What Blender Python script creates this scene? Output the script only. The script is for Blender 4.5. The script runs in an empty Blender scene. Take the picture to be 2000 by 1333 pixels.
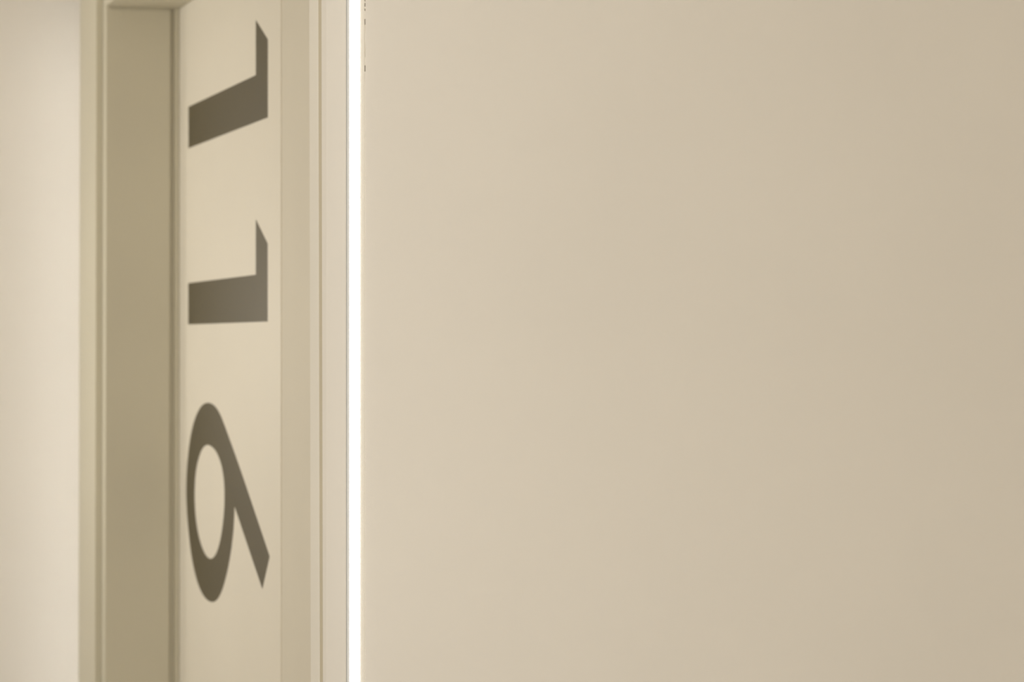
import bpy, bmesh, math

# ------------------------------------------------------------------ camera, light, exposure
scene = bpy.context.scene
C = scene.collection

cam_data = bpy.data.cameras.new('camera')
cam = bpy.data.objects.new('camera', cam_data)
C.objects.link(cam)
cam.location = (0.0, 0.0, 1.45)
cam.rotation_euler = (math.radians(90), 0, -math.radians(16.631))
cam_data.sensor_width = 36.0
cam_data.lens = 97.2
cam_data.shift_y = 0.00225
cam_data.clip_start = 0.05
cam_data.dof.use_dof = True
cam_data.dof.focus_distance = 3.19
cam_data.dof.aperture_fstop = 8.0
scene.camera = cam

world = bpy.data.worlds.new('world')
scene.world = world
world.use_nodes = True
world.node_tree.nodes['Background'].inputs[0].default_value = (0.9, 0.85, 0.75, 1)
world.node_tree.nodes['Background'].inputs[1].default_value = 0.0

scene.view_settings.view_transform = 'Standard'
scene.view_settings.look = 'None'
scene.view_settings.gamma = 1.0
scene.view_settings.use_curve_mapping = False
scene.view_settings.exposure = -0.08
scene.cycles.use_denoising = True
scene.cycles.max_bounces = 12
scene.cycles.diffuse_bounces = 10
scene.cycles.use_adaptive_sampling = False
scene.cycles.sample_clamp_indirect = 6.0


def area_light(name, loc, target, sx, sy, watts, col):
    d = bpy.data.lights.new(name, 'AREA')
    d.shape = 'RECTANGLE'
    d.size, d.size_y, d.energy, d.color = sx, sy, watts, col
    o = bpy.data.objects.new(name, d)
    C.objects.link(o)
    o.location = loc
    from mathutils import Vector
    o.rotation_euler = (Vector(target) - Vector(loc)).to_track_quat('-Z', 'Y').to_euler()
    return o


WARM = (0.985, 0.985, 0.965)
# lobby: added fill lights, a ceiling panel and a wall panel behind the camera, an upright light on the left wall
area_light('lobby_panel_fill', (0.2, -0.6, 2.57), (0.2, -0.6, 0), 1.2, 1.2, 29.5, WARM)
area_light('lobby_wall_fill', (-0.2, -2.44, 1.45), (-0.2, 3, 1.45), 0.9, 1.2, 21.5, WARM)
area_light('lobby_side_fill', (-0.93, 1.95, 1.60), (0.8, 1.95, 1.60), 0.12, 1.4, 24.3, WARM)
# corridor: added fill lights, one opposite the door, one on the end wall
area_light('corridor_wall_fill', (-0.93, 5.0, 1.5), (0.8, 5.0, 1.5), 0.12, 0.4, 11.0, WARM)
area_light('corridor_end_fill', (0.05, 5.445, 1.45), (0.05, 3.0, 1.45), 0.20, 0.35, 2.0, (1.0, 0.93, 0.80))  # unseen, added for the sheen on leaf and numerals

LED = 8.0
LED_FAR = 11.5


# ------------------------------------------------------------------ materials


def paint(name, col, rough=0.6, spec=0.3, bump=0.03, scale=600.0, mottle=0.015):
    m = bpy.data.materials.new(name)
    m.use_nodes = True
    nt = m.node_tree
    b = nt.nodes['Principled BSDF']
    b.inputs['Roughness'].default_value = rough
    b.inputs['Specular IOR Level'].default_value = spec
    tc = nt.nodes.new('ShaderNodeTexCoord')
    n1 = nt.nodes.new('ShaderNodeTexNoise')
    n1.inputs['Scale'].default_value = 3.0
    n1.inputs['Detail'].default_value = 4.0
    ramp = nt.nodes.new('ShaderNodeValToRGB')
    lo = tuple(c * (1 - mottle) for c in col)
    hi = tuple(min(1, c * (1 + mottle)) for c in col)
    ramp.color_ramp.elements[0].position = 0.3
    ramp.color_ramp.elements[0].color = (*lo, 1)
    ramp.color_ramp.elements[1].position = 0.7
    ramp.color_ramp.elements[1].color = (*hi, 1)
    nt.links.new(tc.outputs['Object'], n1.inputs['Vector'])
    nt.links.new(n1.outputs['Fac'], ramp.inputs['Fac'])
    nt.links.new(ramp.outputs['Color'], b.inputs['Base Color'])
    if bump:
        n2 = nt.nodes.new('ShaderNodeTexNoise')
        n2.inputs['Scale'].default_value = scale
        n2.inputs['Detail'].default_value = 3.0
        bp = nt.nodes.new('ShaderNodeBump')
        bp.inputs['Strength'].default_value = bump
        bp.inputs['Distance'].default_value = 0.002
        nt.links.new(tc.outputs['Object'], n2.inputs['Vector'])
        nt.links.new(n2.outputs['Fac'], bp.inputs['Height'])
        nt.links.new(bp.outputs['Normal'], b.inputs['Normal'])
    return m


M_WALL = paint('wall_paint', (0.77, 0.73, 0.665), 0.8, 0.15)
M_CEIL = paint('ceiling_paint', (0.80, 0.76, 0.68), 0.85, 0.1)
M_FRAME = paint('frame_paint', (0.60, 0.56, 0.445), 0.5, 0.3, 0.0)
M_CASING = paint('casing_paint', (0.75, 0.71, 0.63), 0.75, 0.1, 0.0)
M_LEAF = paint('leaf_laminate', (0.775, 0.725, 0.62), 0.5, 0.5, 0.0)
M_SIDE = paint('side_panel_paint', (0.69, 0.64, 0.535), 0.65, 0.15, 0.0)
M_DIGIT = paint('numeral_vinyl', (0.079, 0.063, 0.028), 0.50, 0.5, 0.0)
M_FLOOR = paint('floor_vinyl', (0.36, 0.32, 0.25), 0.4, 0.4, 0.02, 80, 0.06)
M_ALU = paint('channel_aluminium', (0.60, 0.60, 0.58), 0.6, 0.3, 0.0)
M_GROOVE_SHADE = paint('groove_shade', (0.55, 0.49, 0.37), 0.8, 0.1, 0.0)  # shade of the near casing groove put into a colour
M_PLASTER = paint('plaster_filler', (0.80, 0.76, 0.68), 0.9, 0.1, 0.15, 900)
M_DUST = paint('crack_dust', (0.20, 0.17, 0.12), 0.9, 0.05, 0.0)


def led_mat(strength):
    m = bpy.data.materials.new('led_diffuser')
    m.use_nodes = True
    nt = m.node_tree
    b = nt.nodes['Principled BSDF']
    b.inputs['Base Color'].default_value = (0.9, 0.9, 0.9, 1)
    b.inputs['Emission Color'].default_value = (1.0, 0.985, 0.95, 1)
    b.inputs['Emission Strength'].default_value = strength
    return m


M_LED = led_mat(LED)
M_LED_FAR = led_mat(LED_FAR)

# ------------------------------------------------------------------ helpers


def obj_from_bm(name, bm, mat, parent=None):
    bmesh.ops.recalc_face_normals(bm, faces=bm.faces)
    me = bpy.data.meshes.new(name)
    bm.to_mesh(me)
    bm.free()
    me.materials.append(mat)
    o = bpy.data.objects.new(name, me)
    C.objects.link(o)
    if parent:
        o.parent = parent
    return o


def prism(bm, pts, z0, z1, lean=0.0, bevel=0.0):
    """plan outline pts (x, y) carried from z0 to z1; lean shifts x per metre of height about z = 1.45"""
    def v(p, z):
        k = p[2] if len(p) > 2 else lean
        return bm.verts.new((p[0] + k * (z - 1.45), p[1], z))
    lo = [v(p, z0) for p in pts]
    hi = [v(p, z1) for p in pts]
    n = len(pts)
    bm.faces.new(lo[::-1])
    bm.faces.new(hi)
    sides = []
    for i in range(n):
        j = (i + 1) % n
        sides.append(bm.faces.new((lo[i], lo[j], hi[j], hi[i])))
    if bevel:
        es = list({e for f in sides for e in f.edges})
        bmesh.ops.bevel(bm, geom=es, offset=bevel, segments=2, affect='EDGES', profile=0.6)


def box(bm, x0, x1, y0, y1, z0, z1, lean=0.0, bevel=0.0):
    prism(bm, [(x0, y0), (x1, y0), (x1, y1), (x0, y1)], z0, z1, lean, bevel)


def one(name, mat, parent, *a, **k):
    bm = bmesh.new()
    box(bm, *a, **k)
    return obj_from_bm(name, bm, mat, parent)


def struct(o, label=None):
    o['kind'] = 'structure'
    if label:
        o['label'] = label
    return o


def empty(name, loc):
    o = bpy.data.objects.new(name, None)
    C.objects.link(o)
    o.location = loc
    o.empty_display_size = 0.1
    return o


def adopt(parent, *kids):
    bpy.context.view_layer.update()
    inv = parent.matrix_world.inverted()
    for k in kids:
        k.parent = parent
        k.matrix_parent_inverse = inv


H = 2.6
FL = 0.0022       # the far jamb stands a little out of plumb
NL = -0.0022      # so does the near one, the other way
HEAD = 2.0711

# ------------------------------------------------------------------ room shell
struct(one('floor', M_FLOOR, None, -1.2, 3.2, -2.7, 5.8, -0.1, 0.0))
struct(one('ceiling', M_CEIL, None, -1.2, 3.2, -2.7, 5.8, H, H + 0.1))
struct(one('wall_left', M_WALL, None, -1.15, -1.0, -2.5, 5.52, 0, H), 'beige corridor wall opposite the numbered door')
struct(one('wall_rear', M_WALL, None, -1.15, 3.15, -2.65, -2.5, 0, H), 'beige lobby wall behind the camera')
struct(one('wall_side', M_WALL, None, 3.0, 3.15, -2.5, 3.1019, 0, H), 'beige lobby wall out of view on the right')
struct(one('wall_far', M_WALL, None, -1.15, 1.4, 5.52, 5.67, 0, H), 'bright beige end wall at the left edge, beyond the door recess')

# big smooth wall facing the camera, right of the light strip
bm = bmesh.new()
box(bm, 0.7503, 3.15, 3.1019, 3.26, 0, H, bevel=0.0)
wr = struct(obj_from_bm('wall_right', bm, M_WALL), 'large plain beige wall filling the right of the picture')
# plaster bead between light channel and crack, filler in the lower crack, crumbs in the upper one
b1 = one('plaster_bead', M_PLASTER, None, 0.7440, 0.7493, 3.1019, 3.16, 0, H)
bm = bmesh.new()
box(bm, 0.7493, 0.7503, 3.1020, 3.16, 0, 1.7635)
fill = obj_from_bm('crack_filler', bm, M_PLASTER)
bm = bmesh.new()
for za, zb, dep in ((1.8240, 1.8335, 0.0001), (1.8080, 1.8175, 0.0006), (1.7960, 1.8080, 0.0002),
                    (1.7900, 1.7960, 0.0005), (1.7800, 1.7900, 0.0008), (1.7705, 1.7800, 0.0002),
                    (1.8360, 1.8385, 0.0004), (1.8425, 1.8445, 0.0004), (1.8500, 1.8800, 0.0003)):
    box(bm, 0.7493, 0.7503, 3.1019 + dep, 3.16, za, zb)
crumb = obj_from_bm('crack_crumbs', bm, M_PLASTER)
crumb['kind'] = 'stuff'
crumb['label'] = 'flaking filler in the thin dark crack beside the light strip'
dust = one('crack_backing', M_DUST, None, 0.7493, 0.7503, 3.1080, 3.16, 1.7635, H)
adopt(wr, b1, fill, crumb, dust)

# corridor wall: near piece between light strip and door, piece above the recess, far piece
bm = bmesh.new()
prism(bm, [(0.728, 3.1045, 0), (0.728, 3.2081, 0), (0.7380, 3.2740, NL), (0.7398, 3.2800, NL), (0.7420, 3.2810, NL),
           (0.7540, 3.2815, NL), (0.7540, 3.3450, NL), (0.99, 3.3450, 0), (0.99, 3.1600, 0), (0.732, 3.1600, 0)], 0, H)
wn = struct(obj_from_bm('wall_inner', bm, M_WALL), 'narrow bright beige wall strip between the door and the light strip')
bm = bmesh.new()
prism(bm, [(0.728, 5.1342, FL), (0.728, 5.3580, FL), (0.99, 5.3580, 0), (0.99, 5.1150, 0), (0.7450, 5.1150, FL), (0.7450, 5.1342, FL)], 0, H)
far = struct(obj_from_bm('wall_pier', bm, M_FRAME), 'olive-beige upright strip just left of the door recess')
struct(one('wall_above', M_WALL, None, 0.7420, 0.99, 3.3450, 5.1150, HEAD + 0.05, H), 'beige wall above the door head')
struct(one('wall_niche', M_WALL, None, 1.25, 1.4, 5.20, 5.52, 0, H), 'back of the light niche at the corridor end')
struct(one('wall_pier_back', M_WALL, None, 0.99, 1.25, 5.20, 5.358, 0, H), 'wall of the light niche at the corridor end')

# ------------------------------------------------------------------ door 119
door = empty('door_1', (0.8762, 4.627, 0.0))
struct(door, 'pale door in a deep recess with large dark numerals 119 turned sideways')

# linings and casings of the recess
bm = bmesh.new()      # near jamb, casing face and lining
prism(bm, [(0.7535, 3.3040), (0.7430, 3.3042), (0.7410, 3.3046), (0.7404, 3.3070), (0.7401, 3.3180), (0.7401, 3.3515), (0.7411, 3.3525), (0.8800, 3.3525), (0.8800, 3.3460), (0.7530, 3.3460)],
      0, HEAD, NL)
jn = obj_from_bm('jamb', bm, M_CASING)
bm = bmesh.new()  # strip in the groove, its darker colour stands for the shade there
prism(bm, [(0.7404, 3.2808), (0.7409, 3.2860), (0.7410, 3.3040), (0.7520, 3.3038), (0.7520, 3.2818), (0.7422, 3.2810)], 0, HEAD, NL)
shade_strip = obj_from_bm('groove_shade_strip', bm, M_GROOVE_SHADE)
shade_strip['label'] = 'darker strip painted as shade in the groove between casing and wall'
bm = bmesh.new()      # far jamb: thin casing face towards the corridor
prism(bm, [(0.7400, 5.0869), (0.7400, 5.1330), (0.7448, 5.1330), (0.7448, 5.0955), (0.7480, 5.0869)], 0, HEAD + 0.05, FL, 0.0)
jf = obj_from_bm('jamb', bm, M_FRAME)
rev = one('reveal_panel', M_FRAME, None, 0.7480, 0.8575, 5.0869, 5.1140, 0, HEAD - 0.0048, lean=FL)
rtop = one('reveal_packer', M_FRAME, None, 0.7440, 0.8575, 5.0905, 5.1140, HEAD - 0.0048, HEAD + 0.01, lean=FL)
sof = one('soffit_panel', M_FRAME, None, 0.7406, 0.8735, 3.3525, 5.0985, HEAD, HEAD + 0.05)
hc = one('head_casing', M_FRAME, None, 0.7400, 0.7406, 3.2960, 5.0869, HEAD, HEAD + 0.05)
sb = one('slot_back', M_FRAME, None, 0.8575, 0.8800, 5.0965, 5.1140, 0, HEAD + 0.02)
stop = one('door_stop', M_FRAME, None, 0.8671, 0.8775, 5.0869, 5.1050, 0, HEAD)
stop2 = one('head_seal', M_FRAME, None, 0.8735, 0.8800, 3.3525, 5.1050, HEAD + 0.0006, HEAD + 0.05)
core = one('frame_backing', M_FRAME, None, 0.9150, 0.99, 3.3450, 5.1150, 0, HEAD + 0.05)

leaf = one('door_leaf', M_LEAF, None, 0.8762, 0.9150, 4.1771, 5.0850, 0.008, HEAD - 0.0004, bevel=0.0004)
side = one('side_panel', M_SIDE, None, 0.8781, 0.9150, 3.3525, 4.1771, 0.008, HEAD - 0.0004, bevel=0.0002)
side['label'] = 'slightly darker fixed panel beside the door leaf'
adopt(door, jn, shade_strip, jf, rev, rtop, sof, hc, sb, stop, stop2, core, leaf, side)

# numerals: (distance along the door, height) outlines on the leaf
ONE_A = [(4.3690, 1.9692), (4.2742, 1.9281), (4.2742, 1.8053), (4.9900, 1.8053), (4.9900, 1.8808), (4.3690, 1.8808)]
ONE_B = [(4.3690, 1.6489), (4.2758, 1.6070), (4.2758, 1.4843), (4.9925, 1.4843), (4.9925, 1.5596), (4.3690, 1.5602)]
NINE_CURVE = [(4.5505, 1.1786), (4.5528, 1.157), (4.5627, 1.1333), (4.5831, 1.0963), (4.6203, 1.0593), (4.6623, 1.0276),
              (4.705, 1.0097), (4.7513, 0.9999), (4.8106, 1.0004), (4.865, 1.0102), (4.916, 1.0323), (4.9633, 1.0686),
              (4.9921, 1.1135), (5.0098, 1.1563), (5.0125, 1.1889), (5.0033, 1.228), (4.9734, 1.2783), (4.9301, 1.3102),
              (4.8789, 1.3327), (4.8366, 1.342), (4.7842, 1.3461), (4.7309, 1.3413), (4.6864, 1.3313), (4.637, 1.3095),
              (4.5913, 1.2866), (4.5166, 1.2513), (4.436, 1.2091), (4.3602, 1.1687), (4.26, 1.116)]
NINE_TIP = [(4.3171, 1.0601)]
HOLE = [(4.7872, 1.2721), (4.7227, 1.2656), (4.6755, 1.2476), (4.6477, 1.2229), (4.6398, 1.1974), (4.6412, 1.1673),
        (4.658, 1.1349), (4.6878, 1.1045), (4.7179, 1.0865), (4.766, 1.0734), (4.8106, 1.0765), (4.8559, 1.0895),
        (4.8927, 1.1116), (4.916, 1.1382), (4.928, 1.1756), (4.9197, 1.2103), (4.8989, 1.2355), (4.862, 1.258), (4.8286, 1.2676)]


def smooth(pts, closed, sub=4, rounds=2):
    n = len(pts)
    p = list(pts)
    for _ in range(rounds):       # take the tremble out of the traced points
        q = list(p)
        for i in range(n):
            if not closed and i in (0, n - 1):
                continue
            a, b, c = p[i - 1], p[i], p[(i + 1) % n]
            q[i] = (b[0] * .6 + (a[0] + c[0]) * .2, b[1] * .6 + (a[1] + c[1]) * .2)
        # undo the shrinkage of the averaging
        r = list(q)
        for i in range(n):
            if not closed and i in (0, n - 1):
                continue
            a, b, c = q[i - 1], q[i], q[(i + 1) % n]
            m = (b[0] * .6 + (a[0] + c[0]) * .2, b[1] * .6 + (a[1] + c[1]) * .2)
            r[i] = (2 * b[0] - m[0], 2 * b[1] - m[1])
        p = r
    out = []
    for i in range(n if closed else n - 1):
        if closed:
            p0, p1, p2, p3 = p[i - 1], p[i], p[(i + 1) % n], p[(i + 2) % n]
        else:
            p0, p1, p2, p3 = p[max(i - 1, 0)], p[i], p[i + 1], p[min(i + 2, n - 1)]
        for s in range(sub):
            t = s / sub
            out.append(tuple(0.5 * (2 * b + (c - a) * t + (2 * a - 5 * b + 4 * c - d) * t * t + (3 * b - a - 3 * c + d) * t ** 3)
                             for a, b, c, d in zip(p0, p1, p2, p3)))
    if not closed:
        out.append(p[-1])
    return out


def numeral(outer, holes, label):
    bm = bmesh.new()
    edges = []
    for loop in [outer] + holes:
        vs = [bm.verts.new((0.8759, y, z)) for y, z in loop]
        edges += [bm.edges.new((vs[i], vs[(i + 1) % len(vs)])) for i in range(len(vs))]
    r = bmesh.ops.triangle_fill(bm, edges=edges, use_beauty=True, use_dissolve=False)
    faces = [f for f in r['geom'] if isinstance(f, bmesh.types.BMFace)]
    e = bmesh.ops.extrude_face_region(bm, geom=faces)
    for v in e['geom']:
        if isinstance(v, bmesh.types.BMVert):
            v.co.x += 0.0006
    o = obj_from_bm('numeral', bm, M_DIGIT)
    o['label'] = label
    adopt(leaf, o)
    return o


numeral(ONE_A, [], 'dark olive numeral 1 lying on its side, upper of the two')
numeral(ONE_B, [], 'dark olive numeral 1 lying on its side, lower of the two')
numeral(smooth(NINE_CURVE, False) + NINE_TIP, [smooth(HOLE, True)], 'dark olive numeral 9 lying on its side at the bottom')

# ------------------------------------------------------------------ light strips


def light_strip(x0, y0, d, label, mat, za=0.02, zb=H - 0.02):
    """upright channel with a slim domed diffuser; d = -1 faces the camera, +1 faces away"""
    t = empty('light_strip', (x0 + 0.008, y0, 0.0))
    t['label'] = label
    t['category'] = 'light'
    bm = bmesh.new()
    prism(bm, [(x0, y0), (x0 + 0.0034, y0), (x0 + 0.0034, y0 - d * 0.030), (x0 + 0.0160, y0 - d * 0.030),
               (x0 + 0.0160, y0 - d * 0.034), (x0 + 0.0006, y0 - d * 0.034), (x0 + 0.0006, y0 - d * 0.0012), (x0, y0 - d * 0.0012)], za, zb)
    ch = obj_from_bm('channel', bm, M_ALU)
    cx, hw = x0 + 0.00955, 0.00615
    pts = []
    for i in range(13):
        a = math.pi * i / 12
        pts.append((cx - hw * math.cos(a), y0 + d * 0.0020 * math.sin(a) - d * 0.0002))
    pts += [(cx + hw, y0 - d * 0.010), (cx - hw, y0 - d * 0.010)]
    bm = bmesh.new()
    prism(bm, pts, za + 0.01, zb - 0.01)
    df = obj_from_bm('diffuser', bm, mat)
    adopt(t, ch, df)
    return t


light_strip(0.728, 3.1019, -1, 'glowing white line light running upright along the wall corner', M_LED)
light_strip(0.7335, 5.3590, 1, 'white line light hidden behind the pier at the left, washing the end wall', M_LED_FAR, 0.55, 2.12)

# added fittings with faintly glowing lenses for the fill lights out of view
M_LENS = led_mat(1.1)
M_LENS.name = 'added_lamp_lens'


def fitting(name, label, loc, dims, face):
    """housing box at loc; face = unit axis (x, y, z) the lens looks along"""
    t = empty(name, loc)
    t['label'] = label
    t['category'] = 'light'
    x, y, z = loc
    a, b, c = dims
    bm = bmesh.new()
    box(bm, x - a / 2, x + a / 2, y - b / 2, y + b / 2, z - c / 2, z + c / 2, bevel=0.003)
    o = obj_from_bm('housing', bm, M_ALU)
    h = [d / 2 - 0.012 for d in dims]
    ctr = list(loc)
    for k in range(3):
        if face[k]:
            h[k] = 0.003
            ctr[k] += face[k] * dims[k] / 2
    bm = bmesh.new()
    box(bm, ctr[0] - h[0], ctr[0] + h[0], ctr[1] - h[1], ctr[1] + h[1], ctr[2] - h[2], ctr[2] + h[2])
    d = obj_from_bm('diffuser', bm, M_LENS)
    adopt(t, o, d)


fitting('added_ceiling_light', 'added square panel light on the lobby ceiling behind the camera', (0.2, -0.6, 2.59), (1.24, 1.24, 0.02), (0, 0, -1))
fitting('added_wall_light', 'added large upright panel light on the rear lobby wall', (-0.2, -2.475, 1.45), (0.94, 0.05, 1.24), (0, 1, 0))
fitting('added_wall_light', 'added small upright light on the corridor wall opposite the door', (-0.97, 5.0, 1.5), (0.06, 0.16, 0.44), (1, 0, 0))
fitting('added_wall_light', 'added tall slim upright light on the left wall beside the camera', (-0.97, 1.95, 1.60), (0.06, 0.16, 1.44), (1, 0, 0))
fitting('added_wall_light', 'added small square light on the corridor end wall, left of the picture', (0.05, 5.485, 1.45), (0.24, 0.07, 0.39), (0, -1, 0))
